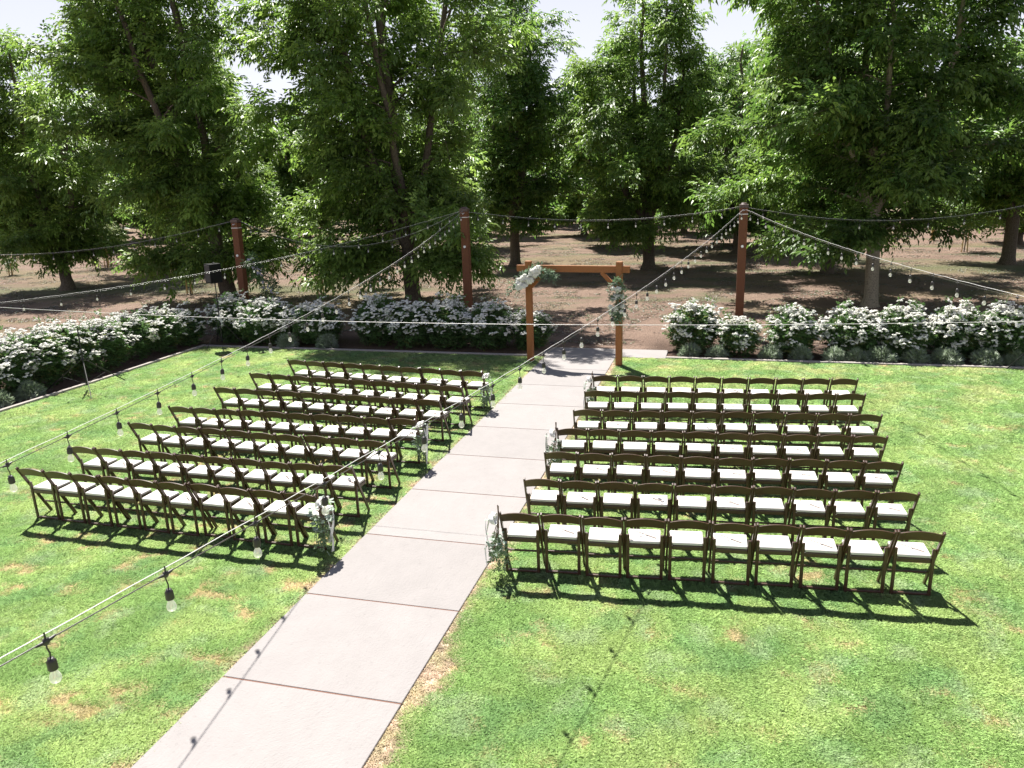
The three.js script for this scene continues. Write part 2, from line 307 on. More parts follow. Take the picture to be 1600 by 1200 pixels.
function makeTree(o) {
  const { h, r, lean = [0, 0], seed, low = 1.4, count = 2300, rad = 0.2, fork = 1.6, limbs = 4, taper = 0.5, far = false, fill = 1, spread = 0.42 } = o;
  const R = rng(seed), hue = ((seed * 0.618) % 1) * 0.8, wood = [], list = [[], []], leaderTop = V(lean[0], h, lean[1]);
  const base = V(0, -0.05, 0), fk = V(lean[0] * 0.06, fork, lean[1] * 0.06);
  const trunk = [base, V(0, 0.1, 0), V(0.02, 0.35, 0), fk.clone().multiplyScalar(0.6).setY(fork * 0.6), fk];
  wood.push(limb(trunk, [rad * 1.75, rad * 1.35, rad * 1.08, rad, rad * 0.95], far ? 6 : 10));
  const prof = (y) => { const u = (y - low) / (h - low); return u < 0 ? 0.35 : r * (1 - taper * Math.min(1, u)) * Math.pow(Math.max(0.02, Math.sin(Math.PI * (0.17 + 0.80 * Math.min(1, u)))), 0.75) * (0.85 + 0.22 * N3(y * 0.5, seed, 1)); };
  const arms = [];
  for (let i = 0; i <= limbs; i++) {
    const a = i / limbs * 6.283 + R() * 0.9 + seed, lead = i === limbs, top = lead ? leaderTop : V(leaderTop.x * 0.8 + Math.cos(a) * r * spread * (0.7 + 0.6 * R()), h * (0.72 + 0.25 * R()), leaderTop.z * 0.8 + Math.sin(a) * r * spread * (0.7 + 0.6 * R()));
    const st = lead ? fk : pick([fk, fk.clone().setY(fork + 0.8)], R() * 0.3);
    const pts = curve(st, top, V(Math.cos(a) * 0.45 * (lead ? 0.4 : 1) + (R() - 0.5) * 0.5, 0, Math.sin(a) * 0.45 * (lead ? 0.4 : 1) + (R() - 0.5) * 0.5), far ? 5 : 9).map((p, k) => k ? p.add(V((R() - 0.5) * 0.22, 0, (R() - 0.5) * 0.22)) : p);
    const q = rad * (lead ? 0.72 : 0.55);
    wood.push(limb(pts, pts.map((_, k) => q * Math.pow(1 - k / pts.length, 0.8) + 0.012), far ? 4 : 7));
    arms.push(pts);
  }
  // side branches that carry the leaves
  const twigs = [];
  for (const pts of arms) {
    const L = pts[0].distanceTo(pts.at(-1)), n = Math.round(L / (far ? 1.3 : 0.62));
    for (let k = 0; k < n; k++) {
      const t = 0.04 + 0.96 * (k + R() * 0.8) / n, p = pick(pts, t), ax = V(lean[0] * (p.y / h), 0, lean[1] * (p.y / h));
      const away = Math.atan2(p.z - ax.z, p.x - ax.x), az = away + (R() - 0.5) * 3.4, reach = Math.max(0.5, prof(p.y) - Math.hypot(p.x - ax.x, p.z - ax.z) * Math.max(0, Math.cos(az - away)));
      const long = R() < 0.22, len = reach * (long ? 1.0 + 0.45 * R() : 0.38 + 0.45 * R()), el = mix(-0.1, 0.9, Math.min(1, p.y / h)) * (0.6 + 0.6 * R()), e = p.clone().add(V(Math.cos(az) * len, el * len * 0.55 - 0.1, Math.sin(az) * len));
      if (e.y < low * 0.6) e.y = low * (0.6 + 0.4 * R());
      const br = curve(p, e, V(0, len * 0.12, 0), 4);
      if (!far) { const a2 = R() * 6.283, l2 = 0.5 + 0.7 * R(), b2 = curve(p, p.clone().add(V(Math.cos(a2) * l2, 0.2 + 0.4 * R(), Math.sin(a2) * l2)), V(0, 0.06, 0), 3); twigs.push([b2, l2, Math.cos(a2), Math.sin(a2)]); }
      if (!far) wood.push(limb(br, [0.035, 0.028, 0.02, 0.012, 0.006].map((q) => q * (0.6 + len * 0.18)), 4));
      twigs.push([br, len * (long ? 1.25 : 1), Math.cos(az), Math.sin(az)]);
      if (R() < (p.y > h * 0.45 ? 0.4 : 0.2)) { const l3 = (0.7 + 1.1 * R()) * (far ? 1.3 : 1), q0 = pick(br, 0.5 + 0.5 * R()), b3 = curve(q0, q0.clone().add(V((R() - 0.5) * 0.5, l3, (R() - 0.5) * 0.5)), V((R() - 0.5) * 0.2, 0, 0), 3); if (!far) wood.push(limb(b3, [0.016, 0.012, 0.008, 0.004], 4)); twigs.push([b3, l3 * 0.9, (R() - 0.5) * 0.6, (R() - 0.5) * 0.6, 1]); }
    }
  }
  for (let k = 0; k < (fill ? Math.round(6 * fill) : 0); k++) {          // low skirts of suckers and drooping shoots
    const a = R() * 6.283, y = low * (0.7 + R() * 1.2), p = V(lean[0] * 0.08, Math.max(fork * 0.8, y), lean[1] * 0.08), len = r * (0.3 + 0.28 * R()), e = p.clone().add(V(Math.cos(a) * len, -0.3 + 0.8 * R(), Math.sin(a) * len)), br = curve(p, e, V(0, 0.25, 0), 4);
    if (!far) wood.push(limb(br, [0.03, 0.024, 0.018, 0.01, 0.005], 4));
    twigs.push([br, len, Math.cos(a), Math.sin(a)]);
  }
  const total = twigs.reduce((s, t) => s + t[1], 0);
  for (const [br, len, cx, cz, upright] of twigs) {
    const n = Math.max(2, Math.round(count * 0.84 * len / total)), g1 = 0.8 + 0.4 * R();
    for (let k = 0; k < n; k++) {
      const node = Math.floor(R() * 4), t = far ? 1 - 0.75 * Math.pow(R(), 1.3) : Math.min(1, 0.34 + node * 0.22), p = pick(br, t), s = upright ? 0.16 : far ? 0.4 : 0.2 + 0.06 * node; p.add(V((R() - 0.5) * s * 1.6, (R() - 0.5) * s * 1.6, (R() - 0.5) * s * 1.6));
      const d = V(cx * 0.8 + (R() - 0.5) * 1.5, (R() - 0.35) * 0.9, cz * 0.8 + (R() - 0.5) * 1.5), u = V((R() - 0.5) * 0.9, 1, (R() - 0.5) * 0.9);
      const g = g1 * (0.78 + 0.44 * R()), c = mix3([0.062 * g, 0.148 * g, 0.025 * g], [0.3 * g, 0.43 * g, 0.085 * g], hue * 0.35 + 0.65 * Math.pow(R(), 1.4));
      list[k % 2].push([p, aim(d, u), (far ? 1.25 : 1.12) * (0.8 + 0.5 * R()), c]);
    }
  }
  const g = thing(o.name || 'orchard_tree', o.label, 'tree', [o.x, -0.02, o.z], o.turn || 0, o.group);
  obj('trunk', wood, o.pale ? M.paleBark : M.bark, g);
  const crown = sub('crown', g); crown.userData.kind = 'stuff';
  list.forEach((l, i) => instanced('leaves', (far ? spraysFar : sprays)[i], M.leaf, l, crown));
  return g;
}

// first row behind the rose beds
const T = [
  { x: -14.73, z: -21.7, h: 15.5, r: 4.9, taper: 0.6, spread: 0.3, lean: [-2.6, 0.5], seed: 3, low: 0.9, fill: 3.5, count: 4500, rad: 0.3, fork: 2.0, label: 'tall dark walnut tree growing just behind the left red pole' },
  { x: -6.8, z: -21.5, h: 16.5, r: 5.6, taper: 0.45, lean: [-0.8, 0.4], seed: 8, low: 1.0, fill: 4, count: 5200, rad: 0.27, fork: 1.8, limbs: 5, label: 'broad dark walnut tree behind the middle red pole' },
  { x: 8.9, z: -22.3, h: 12.6, r: 5.4, pale: true, lean: [-0.9, 0.4], seed: 15, low: 1.2, fill: 2, count: 4700, rad: 0.2, fork: 2.9, limbs: 5, label: 'walnut tree with a bare pale leaning trunk behind the right rose bed' },
  { x: -25.1, z: -24.4, h: 10.2, r: 4.2, lean: [-0.6, 0.3], seed: 21, low: 1.5, count: 2700, rad: 0.26, fork: 0.9, limbs: 3, label: 'twin-trunked walnut tree standing alone on bare dirt beyond the left bed' },
  { x: 17.6, z: -22.5, h: 10.8, r: 4.6, lean: [0.2, 0.2], seed: 27, low: 1.3, fill: 2, count: 2600, rad: 0.22, fork: 1.8, label: 'walnut tree at the far right end of the front orchard row' },
  { x: -24.0, z: -31.2, h: 14.5, r: 3.6, lean: [-2.8, 0], seed: 33, low: 1.1, fill: 2, count: 2200, rad: 0.24, fork: 1.7, label: 'shaded walnut tree behind the gap left of the loudspeaker' },
  { x: -6.27, z: -34.3, h: 13.6, r: 3.4, lean: [0.5, 0.2], seed: 39, low: 1.5, fill: 2, count: 2500, rad: 0.25, fork: 2.2, label: 'walnut tree seen between the middle pole and the wooden arch' },
  { x: 0.72, z: -32.9, h: 12.6, r: 4.1, taper: 0.55, lean: [-0.5, 0.2], seed: 45, low: 1.2, fill: 2, count: 3000, rad: 0.27, fork: 2.0, label: 'walnut tree standing behind the braced post of the arch' },
  { x: 8.6, z: -31.5, h: 10.8, r: 4.4, lean: [-0.3, 0], seed: 51, low: 1.1, fill: 2.5, count: 2600, rad: 0.22, fork: 1.9, label: 'bright-topped walnut tree in the second row behind the right pole' },
  { x: 16.6, z: -35, h: 10.6, r: 4.5, lean: [0.4, 0.1], seed: 57, low: 1.9, fill: 1.5, count: 2500, rad: 0.27, fork: 2.1, label: 'walnut tree with a leaning dark trunk above the staked sapling' },
  { x: 24.5, z: -33, h: 12, r: 4.5, lean: [0, 0], seed: 75, low: 1.8, count: 1600, rad: 0.22, fork: 1.7, label: 'walnut tree at the right edge of the second orchard row' },
  { x: 4.9, z: -40.5, h: 11.0, r: 4.6, lean: [-0.2, 0], seed: 81, low: 1.1, fill: 2.5, count: 1900, rad: 0.24, fork: 1.8, label: 'walnut tree with low foliage filling the gap between arch and right pole' },
  { x: -13.2, z: -45, h: 11.4, r: 4.6, lean: [0.3, 0], seed: 87, low: 1.3, fill: 2, count: 1700, rad: 0.24, fork: 1.8, label: 'fresh green walnut tree in the gap between the left and middle poles' },
  { x: -31.5, z: -46, h: 10.6, r: 4.6, lean: [0.3, 0], seed: 93, low: 1.3, fill: 2, count: 1600, rad: 0.24, fork: 1.8, label: 'walnut tree behind the twin-trunked tree at far left' },
];
T.forEach((t) => makeTree({ ...t, group: 'large walnut trees of the two nearest orchard rows' }));

// rows farther off: four grown trees and their copies
{
  const R = rng(909), label = 'tall green orchard tree in the distant rows behind the nearer walnut trees', group = 'trees of the distant orchard rows';
  const protos = [0, 1, 2, 3].map((i) => makeTree({ x: 0, z: 0, h: 10.4 + i * 0.6, r: 4.3, seed: 500 + i * 7, low: 1.2, count: 1250, rad: 0.24, fork: 1.8, far: true, fill: 1.6, label, group }));
  const spots = [];
  const rows = [[-45.5, 7.9, -46, 30], [-56.5, 7.9, -60, 36], [-68, 8.2, -70, 44], [-82, 8.6, -86, 52], [-98, 9.5, -100, 60]];
  for (const [ri, [z, s, a, b]] of rows.entries()) for (let x = Math.round(a / s) * s + (ri % 2 ? 0.9 : 4.8); x < b; x += s) {
    const dx = x - camera.position.x, dz = z - camera.position.z, yaw = camera.rotation.y, depth = -dx * Math.sin(yaw) - dz * Math.cos(yaw), side = dx * Math.cos(yaw) - dz * Math.sin(yaw);
    if (Math.abs(side) > depth * 0.7 + 5 || (x < -9 && x > -40 && z > -48) || (Math.abs(x - 16.5) < 4 && z > -62)) continue;
    spots.push([x + (R() - 0.5) * 1.2, z + (R() - 0.5) * 1.2, 0.9 + 0.22 * R(), R() * 6.283]);
  }
  spots.forEach(([x, z, s, a], i) => { let t; if (i < 4) t = protos[i]; else { t = protos[Math.floor(R() * 4)].clone(); t.name = numbered('orchard_tree'); scene.add(t); } t.position.set(x, -0.02, z); t.rotation.y = a; t.scale.set(s, s * (0.92 + 0.16 * R()), s); });
}

// ------------------------------------------------------------------ roses
const sprig = (() => { const R = rng(41), L = []; for (let k = 0; k < 4; k++) { const az = k * 1.9, b = V(0, 0, 0.03 + k * 0.035), o = V(Math.cos(az) * 0.8, Math.sin(az) * 0.5, 0.6).normalize(); for (let j = 0; j < 4; j++) { const s = V(0, 1, 0).cross(o).normalize().multiplyScalar(j === 3 ? 0 : j % 2 ? 0.9 : -0.9); L.push([b.clone().addScaledVector(o, 0.03 + j * 0.02), o.clone().add(s).add(V(0, -0.2 * R(), 0)).normalize(), V(0.3 * (R() - 0.5), 1, 0.3 * (R() - 0.5)).normalize(), 0.055 + 0.02 * R(), 0.036, 0.15]); } } return leafGeo(L); })();
function roseHead(R, size) {   // an open, ruffled flower: rings of cupped petals about a tight heart
  const gs = [];
  for (const [n, rr, hh, tilt] of [[5, 0.5, 0, 0.35], [4, 0.3, 0.12, 0.75], [3, 0.13, 0.2, 1.15]]) for (let k = 0; k < n; k++) {
    const a = (k + R() * 0.4) / n * 6.283, g = new THREE.SphereGeometry(0.4 * size, 4, 3, 0, Math.PI * 2, 0, 1.25);
    g.scale(1.05, 0.45, 1.05); g.rotateZ(-tilt + (R() - 0.5) * 0.3); g.translate(rr * size, hh * size, 0); g.rotateY(a); gs.push(g.toNonIndexed());
  }
  return mergeGeometries(gs);
}
const trusses = [0, 1, 2, 3, 4].map((s) => {
  const R = rng(70 + s), gs = [], n = 4 + (s % 3);
  for (let k = 0; k < n; k++) { const g = roseHead(R, 0.036 + 0.012 * R()), a = k * 2.4 + R(), r = 0.028 * Math.sqrt(k) * 1.35; g.rotateX((R() - 0.5) * 0.9); g.rotateZ((R() - 0.5) * 0.9); g.translate(Math.cos(a) * r, (R() - 0.4) * 0.05 - r * 0.25, Math.sin(a) * r); gs.push(g); }
  return mergeGeometries(gs);
});
function makeRose(o) {
  const R = rng(o.seed), { w, h, blooms = 42, d = w } = o, g = thing('rose_bush', o.label, 'rose bush', [o.x, -0.02, o.z], o.turn || 0, o.group);
  const canes = [], list = [], shell = () => { const a = R() * 6.283, y = Math.pow(R(), 0.7), rr = Math.sqrt(Math.max(0, 1 - Math.pow(Math.max(0, (y - 0.55) / 0.5), 2))) * (0.62 + 0.42 * sstep(0, 0.5, y)); return [a, y, rr]; };
  for (let k = 0; k < 11; k++) { const a = R() * 6.283, q = Math.sqrt(R()) * 0.8; canes.push(limb(curve(V(Math.cos(a) * 0.06, 0, Math.sin(a) * 0.06), V(Math.cos(a) * q * w * 0.5, h * (0.75 + 0.25 * R()), Math.sin(a) * q * d * 0.5), V(Math.cos(a) * 0.05, 0, Math.sin(a) * 0.05), 4), [0.013, 0.011, 0.009, 0.007, 0.004], 4)); }
  obj('canes', canes, M.stem, g);
  const lump = (a, y) => 1 + 0.36 * N3(Math.cos(a) * 1.9 + o.seed, y * 2.4, Math.sin(a) * 1.9);
  const n = Math.round(o.leaves ?? 900 * w * h);
  for (let k = 0; k < n; k++) {
    const [a, y, rr] = shell(), f = (0.4 + 0.46 * Math.sqrt(R())) * rr * lump(a, y), p = V(Math.cos(a) * f * w / 2, 0.04 + y * (h - 0.22) * (0.97 + 0.1 * N3(Math.cos(a) * 2 + 9, o.seed, Math.sin(a) * 2)), Math.sin(a) * f * d / 2), q = 0.75 + 0.5 * R();
    const c = R() < 0.1 ? [0.17 * q, 0.2 * q, 0.05 * q] : [0.1 * q, 0.19 * q, 0.055 * q];
    list.push([p, aim(V(Math.cos(a) + (R() - 0.5) * 1.4, 0.2 + (R() - 0.4) * 1.3, Math.sin(a) + (R() - 0.5) * 1.4), V((R() - 0.5) * 0.8, 1, (R() - 0.5) * 0.8)), 0.7 + 0.4 * R(), c]);
  }
  for (let k = 0; k < blooms; k++) {
    let [a, y, rr] = shell(); y = 1 - Math.pow(R(), 1.05) * (o.drop ?? 0.8); rr = Math.sqrt(Math.max(0, 1 - Math.pow(Math.max(0, (y - 0.55) / 0.5), 2))) * (0.62 + 0.42 * sstep(0, 0.5, y)) * (y > 0.8 ? Math.sqrt(R()) : 0.8 + 0.3 * R());
    const f = rr * lump(a, y) * 1.12 + 0.04, shoot = R() < 0.12 ? 0.22 * R() : 0, p = V(Math.cos(a) * f * w / 2, 0.14 + y * (h - 0.1) * (0.97 + 0.1 * N3(Math.cos(a) * 2 + 9, o.seed, Math.sin(a) * 2)) + 0.05 * R() + shoot, Math.sin(a) * f * d / 2), m = obj('bloom', trusses[Math.floor(R() * 5)], M.rose, g), s = 0.9 + 0.75 * R() * R() + (shoot ? -0.1 : 0.1);
    if (shoot) list.push([p.clone().add(V(0, -0.1, 0)), aim(V(R() - 0.5, 0.8, R() - 0.5), V(R() - 0.5, 0.3, R() - 0.5)), 0.9, [0.1, 0.19, 0.055]]);
    m.position.copy(p); m.rotation.set((R() - 0.5) * 0.8 + Math.sin(a) * 0.5 * (1 - y), R() * 6.283, (R() - 0.5) * 0.8 - Math.cos(a) * 0.5 * (1 - y)); m.scale.setScalar(s);
  }
  instanced('foliage', sprig, M.roseLeaf, list, g);
  return g;
}
const ORD = ['first', 'second', 'third', 'fourth', 'fifth', 'sixth', 'seventh', 'eighth', 'ninth', 'tenth', 'eleventh', 'twelfth', 'thirteenth'];
// right of the path, counted from the arch
[[3.55, -14.75, 1.25, 1.18, 52], [4.66, -14.35, 0.8, 0.92, 30], [5.95, -14.55, 1.12, 1.1, 46], [7.25, -14.7, 1.2, 1.12, 52], [8.4, -14.6, 1.25, 1.16, 54], [9.55, -14.75, 1.1, 1.2, 46], [10.5, -14.55, 1.2, 1.22, 52], [11.7, -14.6, 1.2, 1.15, 40]]
  .forEach(([x, z, w, h, b], i) => makeRose({ x, z, w: w * 0.86, h, blooms: Math.round(b * 3.6), seed: 120 + i * 3, label: `white rose bush in full bloom, ${ORD[i]} from the arch in the sunlit right bed`, group: 'rose bushes in the bed right of the path' }));
// left of the path along the back of the lawn, counted from the arch
[[-0.62, -14.5, 0.8, 0.95, 24], [-1.7, -14.35, 1.15, 1.18, 42], [-2.85, -14.4, 1.1, 1.2, 42], [-3.9, -14.3, 1.05, 1.18, 36], [-4.95, -14.5, 1.1, 1.3, 40], [-6.75, -14.35, 1.15, 1.15, 42], [-8.3, -14.2, 1.35, 1.22, 62], [-9.45, -14.4, 1.1, 1.28, 50]]
  .forEach(([x, z, w, h, b], i) => makeRose({ x, z, w, h, blooms: Math.round(b * 3.9), seed: 220 + i * 3, drop: 0.72, label: `white rose bush, ${ORD[i]} from the arch along the back of the left lawn`, group: 'rose bushes behind the left lawn' }));
// the side bed, counted from the loudspeaker
[[-10.75, -13.7, 1.0, 1.05, 20], [-10.85, -12.75, 1.15, 1.15, 22], [-11.0, -11.75, 1.15, 1.18, 26], [-10.95, -10.75, 1.15, 1.2, 30], [-11.05, -9.8, 1.2, 1.3, 40], [-11.1, -8.85, 1.25, 1.3, 46], [-11.15, -7.95, 1.2, 1.2, 46], [-11.3, -7.0, 1.2, 1.2, 44], [-11.4, -6.0, 1.2, 1.2, 36]]
  .forEach(([x, z, w, h, b], i) => makeRose({ x, z, w, h, blooms: Math.round(b * 3.9), seed: 320 + i * 3, drop: 0.72, label: `white rose bush, ${ORD[i]} from the loudspeaker in the bed along the lawn's left edge`, group: 'rose bushes in the left side bed' }));

// mounded grey-green edging plants
const fine = (() => { const R = rng(88), L = []; for (let k = 0; k < 14; k++) { const a = R() * 6.283, d = V(Math.cos(a) * 0.6, 0.5 + R() * 0.4, Math.sin(a) * 0.6).normalize(); L.push([V(0, 0, 0).addScaledVector(d, R() * 0.03), d, V(Math.cos(a + 1), 0.5, Math.sin(a + 1)), 0.075 + 0.05 * R(), 0.013, 0.15]); } return leafGeo(L); })();
function mound(x, z, w, h, seed, label, group) {
  const R = rng(seed), g = thing('edging_plant', label, 'shrub', [x, -0.02, z], 0, group), list = [], st = [];
  for (let k = 0; k < 8; k++) { const a = k * 0.8; st.push(limb([V(0, 0, 0), V(Math.cos(a) * w * 0.2, h * 0.5, Math.sin(a) * w * 0.2), V(Math.cos(a) * w * 0.35, h * 0.75, Math.sin(a) * w * 0.35)], [0.008, 0.006, 0.003], 4)); }
  obj('stems', st, M.twig, g);
  for (let k = 0; k < 240 * w * 2; k++) { const a = R() * 6.283, e = Math.asin(R()), f = 0.55 + 0.5 * R() + 0.4 * N3(Math.cos(a) * 2.2 + x, e * 2, Math.sin(a) * 1.5), q = 0.8 + 0.4 * R(), d = V(Math.cos(a) * Math.cos(e), Math.sin(e), Math.sin(a) * Math.cos(e)); list.push([V(d.x * w / 2 * f, 0.04 + d.y * h * f * 0.9, d.z * w / 2 * f), new THREE.Quaternion().setFromUnitVectors(V(0, 1, 0), d.clone().add(V((R() - 0.5) * 0.7, 0.3, (R() - 0.5) * 0.7)).normalize()), 0.8 + 0.5 * R(), [0.27 * q, 0.34 * q, 0.22 * q]]); }
  instanced('foliage', fine, M.eucalyptus, list, g);
}
[[3.52, 0.42, 0.28], [4.18, 0.36, 0.24], [5.44, 0.44, 0.3], [6.13, 0.46, 0.32], [6.84, 0.42, 0.28], [7.35, 0.42, 0.28], [7.9, 0.54, 0.34], [8.6, 0.5, 0.32], [9.25, 0.54, 0.34], [10.04, 0.54, 0.36], [10.65, 0.46, 0.3]]
  .forEach(([x, w, h], i) => mound(x, -14.02, w * 0.88, h * 0.78, 700 + i, `small grey-green mounded plant, ${ORD[i]} from the arch along the right bed edge`, 'mounded plants along the right bed edge'));
[[-10.45, -7.2], [-10.4, -8.0], [-6.2, -13.75], [-7.4, -13.72]].forEach(([x, z], i) => mound(x, z, 0.44, 0.28, 740 + i, ['grey-green mounded plant at the foot of the frontmost left roses', 'grey-green mounded plant beside the tripod stand in the left bed', 'grey-green mounded plant by the gap in the back left roses', 'grey-green mounded plant below the roses right of the loudspeaker'][i], 'mounded plants in the left beds'));

// ------------------------------------------------------------------ chairs
function makeChair(label, group) {
  const g = thing('folding_chair', label, 'chair', [0, 0, 0], 0, group);
  for (const s of [-1, 1]) {
    obj('back_post', bar(V(s * 0.213, 0.0, -0.215), V(s * 0.213, 0.8, 0.2), 0.023, 0.04, 0.006), M.chair, g);
    obj('rear_leg', bar(V(s * 0.183, 0.0, 0.045), V(s * 0.183, 0.55, 0.062), 0.036, 0.026, 0.011), M.chair, g);
  }
  const sl = new THREE.BoxGeometry(0.405, 0.118, 0.018, 12, 2, 1), p = sl.attributes.position, u = new Float32Array(p.count * 2);
  for (let i = 0; i < p.count; i++) {
    const x = p.getX(i), y = p.getY(i), k = 1 - (x / 0.2) ** 2; u[i * 2] = y * 2 + 0.3; u[i * 2 + 1] = x;
    p.setXYZ(i, x, y * (0.88 + 0.12 * k) + 0.028 * k + 0.717, p.getZ(i) + 0.16 + 0.016 * k + y * 0.5);
  }
  sl.setAttribute('uv', new THREE.BufferAttribute(u, 2)); obj('backrest', toCreasedNormals(sl, 0.6), M.chair, g);
  // seat frame and white pad, a little wider in front
  const taper = (geo, k) => { const q = geo.attributes.position; for (let i = 0; i < q.count; i++) q.setX(i, q.getX(i) * (1 + k * (0.07 - q.getZ(i)))); geo.computeVertexNormals(); return geo; };
  obj('seat', taper(bx(0, 0.412, -0.095, 0.33, 0.052, 0.315, 0.008), 0.3), M.chair, g);
  const pad = new RoundedBoxGeometry(0.332, 0.036, 0.308, 4, 0.015); { const q = pad.attributes.position; for (let i = 0; i < q.count; i++) { const x = q.getX(i) / 0.166, z = q.getZ(i) / 0.154; if (q.getY(i) > 0) q.setY(i, q.getY(i) + 0.004 * Math.max(0, 1 - x * x) * Math.max(0, 1 - z * z)); } }
  pad.translate(0, 0.4575, -0.095); obj('cushion', taper(pad, 0.3), M.cushion, g);
  obj('stretcher', bar(V(-0.2, 0.2, -0.112), V(0.2, 0.2, -0.112), 0.022, 0.022, 0.006), M.chair, g);
  obj('stretcher', bar(V(-0.17, 0.03, 0.046), V(0.17, 0.03, 0.046), 0.022, 0.03, 0.005), M.chair, g);
  return g;
}
const RA = [[1.99, -2.32, 6.54, -2.72], [2.01, -3.34, 6.52, -3.78], [2.04, -4.36, 6.54, -4.76], [2.0, -5.38, 6.55, -5.8], [2.05, -6.38, 6.65, -6.86], [2.03, -7.52, 6.6, -8.01], [2.0, -8.6, 6.63, -9.0]];
const LA = [[-4.78, -2.45, -0.28, -2.38], [-4.79, -3.35, -0.28, -3.33], [-4.75, -4.5, -0.27, -4.37], [-4.73, -5.46, -0.24, -5.43], [-4.74, -6.73, -0.24, -6.52], [-4.72, -7.84, -0.15, -7.46], [-4.58, -9.03, -0.13, -8.57]];
const chairEnds = {};
{
  const R = rng(5150); let proto = null, fanProto = null;
  for (const [side, rows] of [['right', RA], ['left', LA]]) rows.forEach(([x0, z0, x1, z1], row) => {
    const dx = x1 - x0, dz = z1 - z0, len = Math.hypot(dx, dz), turn = Math.atan2(-dz, dx), from = ORD[6 - row];
    for (let i = 0; i < 10; i++) {
      const k = side === 'right' ? i : 9 - i, t = (i + 0.5) / 10, a = turn + (R() - 0.5) * 0.06, jz = (R() - 0.5) * 0.045;
      const x = x0 + dx * t - Math.sin(a) * (0.2 + jz), z = z0 + dz * t - Math.cos(a) * (0.2 + jz);
      const label = `brown wooden folding chair, ${ORD[k]} from the path, ${from} row from the arch, ${side} side`;
      let c;
      if (!proto) c = proto = makeChair(label, 'folding chairs set out in rows on the lawn'); else { c = proto.clone(); c.name = numbered('folding_chair'); retag(c, label); scene.add(c); }
      c.position.set(x, 0, z); c.rotation.y = a;
      if (k === 0) chairEnds[side + row] = [x, z, a];
      if (k % 2 === (side === 'right' ? 1 : 0)) {                // a paper fan on every other seat
        const fl = `white paper fan on the ${ORD[k]} seat from the path, ${from} row from the arch, ${side}`;
        let f;
        if (!fanProto) {
          f = fanProto = thing('paper_fan', fl, 'paper fan', [0, 0, 0], 0, 'paper fans lying on the chair seats');
          const sh = new THREE.Shape(); sh.absellipse(0, 0.06, 0.07, 0.075, 0, 6.283); const pg = new THREE.ExtrudeGeometry(sh, { depth: 0.0015, bevelEnabled: false, curveSegments: 14 }); pg.rotateX(-Math.PI / 2); pg.translate(0, 0.002, 0);
          obj('fan_sheet', pg, M.paper, f); obj('handle', bar(V(0, 0.006, -0.14), V(0, 0.006, 0.14), 0.012, 0.004, 0.001), M.stick, f);
        } else { f = fanProto.clone(); f.name = numbered('paper_fan'); retag(f, fl); scene.add(f); }
        const lx = (R() - 0.5) * 0.03, lz = -0.095 + (R() - 0.5) * 0.03, ca = Math.cos(a), sa = Math.sin(a);
        f.position.set(x + lx * ca + lz * sa, 0.479, z - lx * sa + lz * ca); f.rotation.y = a + 0.9 + (R() - 0.5) * 0.3;
      }
    }
  });
}

// ------------------------------------------------------------------ aisle greenery with ribbon
const coin = (() => { const g = new THREE.CircleGeometry(0.5, 7), p = g.attributes.position; for (let i = 0; i < p.count; i++) p.setZ(i, 0.18 * (p.getX(i) ** 2)); g.translate(0, 0.5, 0); g.rotateX(Math.PI / 2 - 0.3); g.computeVertexNormals(); return g; })();
function strip(pts, w, sideDir) {   // a ribbon: cloth with thickness along a line
  const gs = [], pos = [], idx = [], th = 0.0012, n = pts.length;
  for (let i = 0; i < n; i++) { const T = pts[Math.min(i + 1, n - 1)].clone().sub(pts[Math.max(i - 1, 0)]).normalize(), S = sideDir(i / (n - 1)).clone().addScaledVector(T, -sideDir(i / (n - 1)).dot(T)).normalize(), N = T.clone().cross(S); for (const [s, q] of [[-1, -1], [1, -1], [1, 1], [-1, 1]]) { const p = pts[i].clone().addScaledVector(S, s * w / 2).addScaledVector(N, q * th); pos.push(p.x, p.y, p.z); } }
  for (let i = 0; i < n - 1; i++) for (let k = 0; k < 4; k++) { const a = i * 4 + k, b = i * 4 + (k + 1) % 4; idx.push(a, b, a + 4, b, b + 4, a + 4); }
  idx.push(0, 2, 1, 0, 3, 2, n * 4 - 4, n * 4 - 3, n * 4 - 2, n * 4 - 4, n * 4 - 2, n * 4 - 1);
  const g = new THREE.BufferGeometry(); g.setAttribute('position', new THREE.Float32BufferAttribute(pos, 3)); g.setIndex(idx); g.computeVertexNormals(); return g;
}
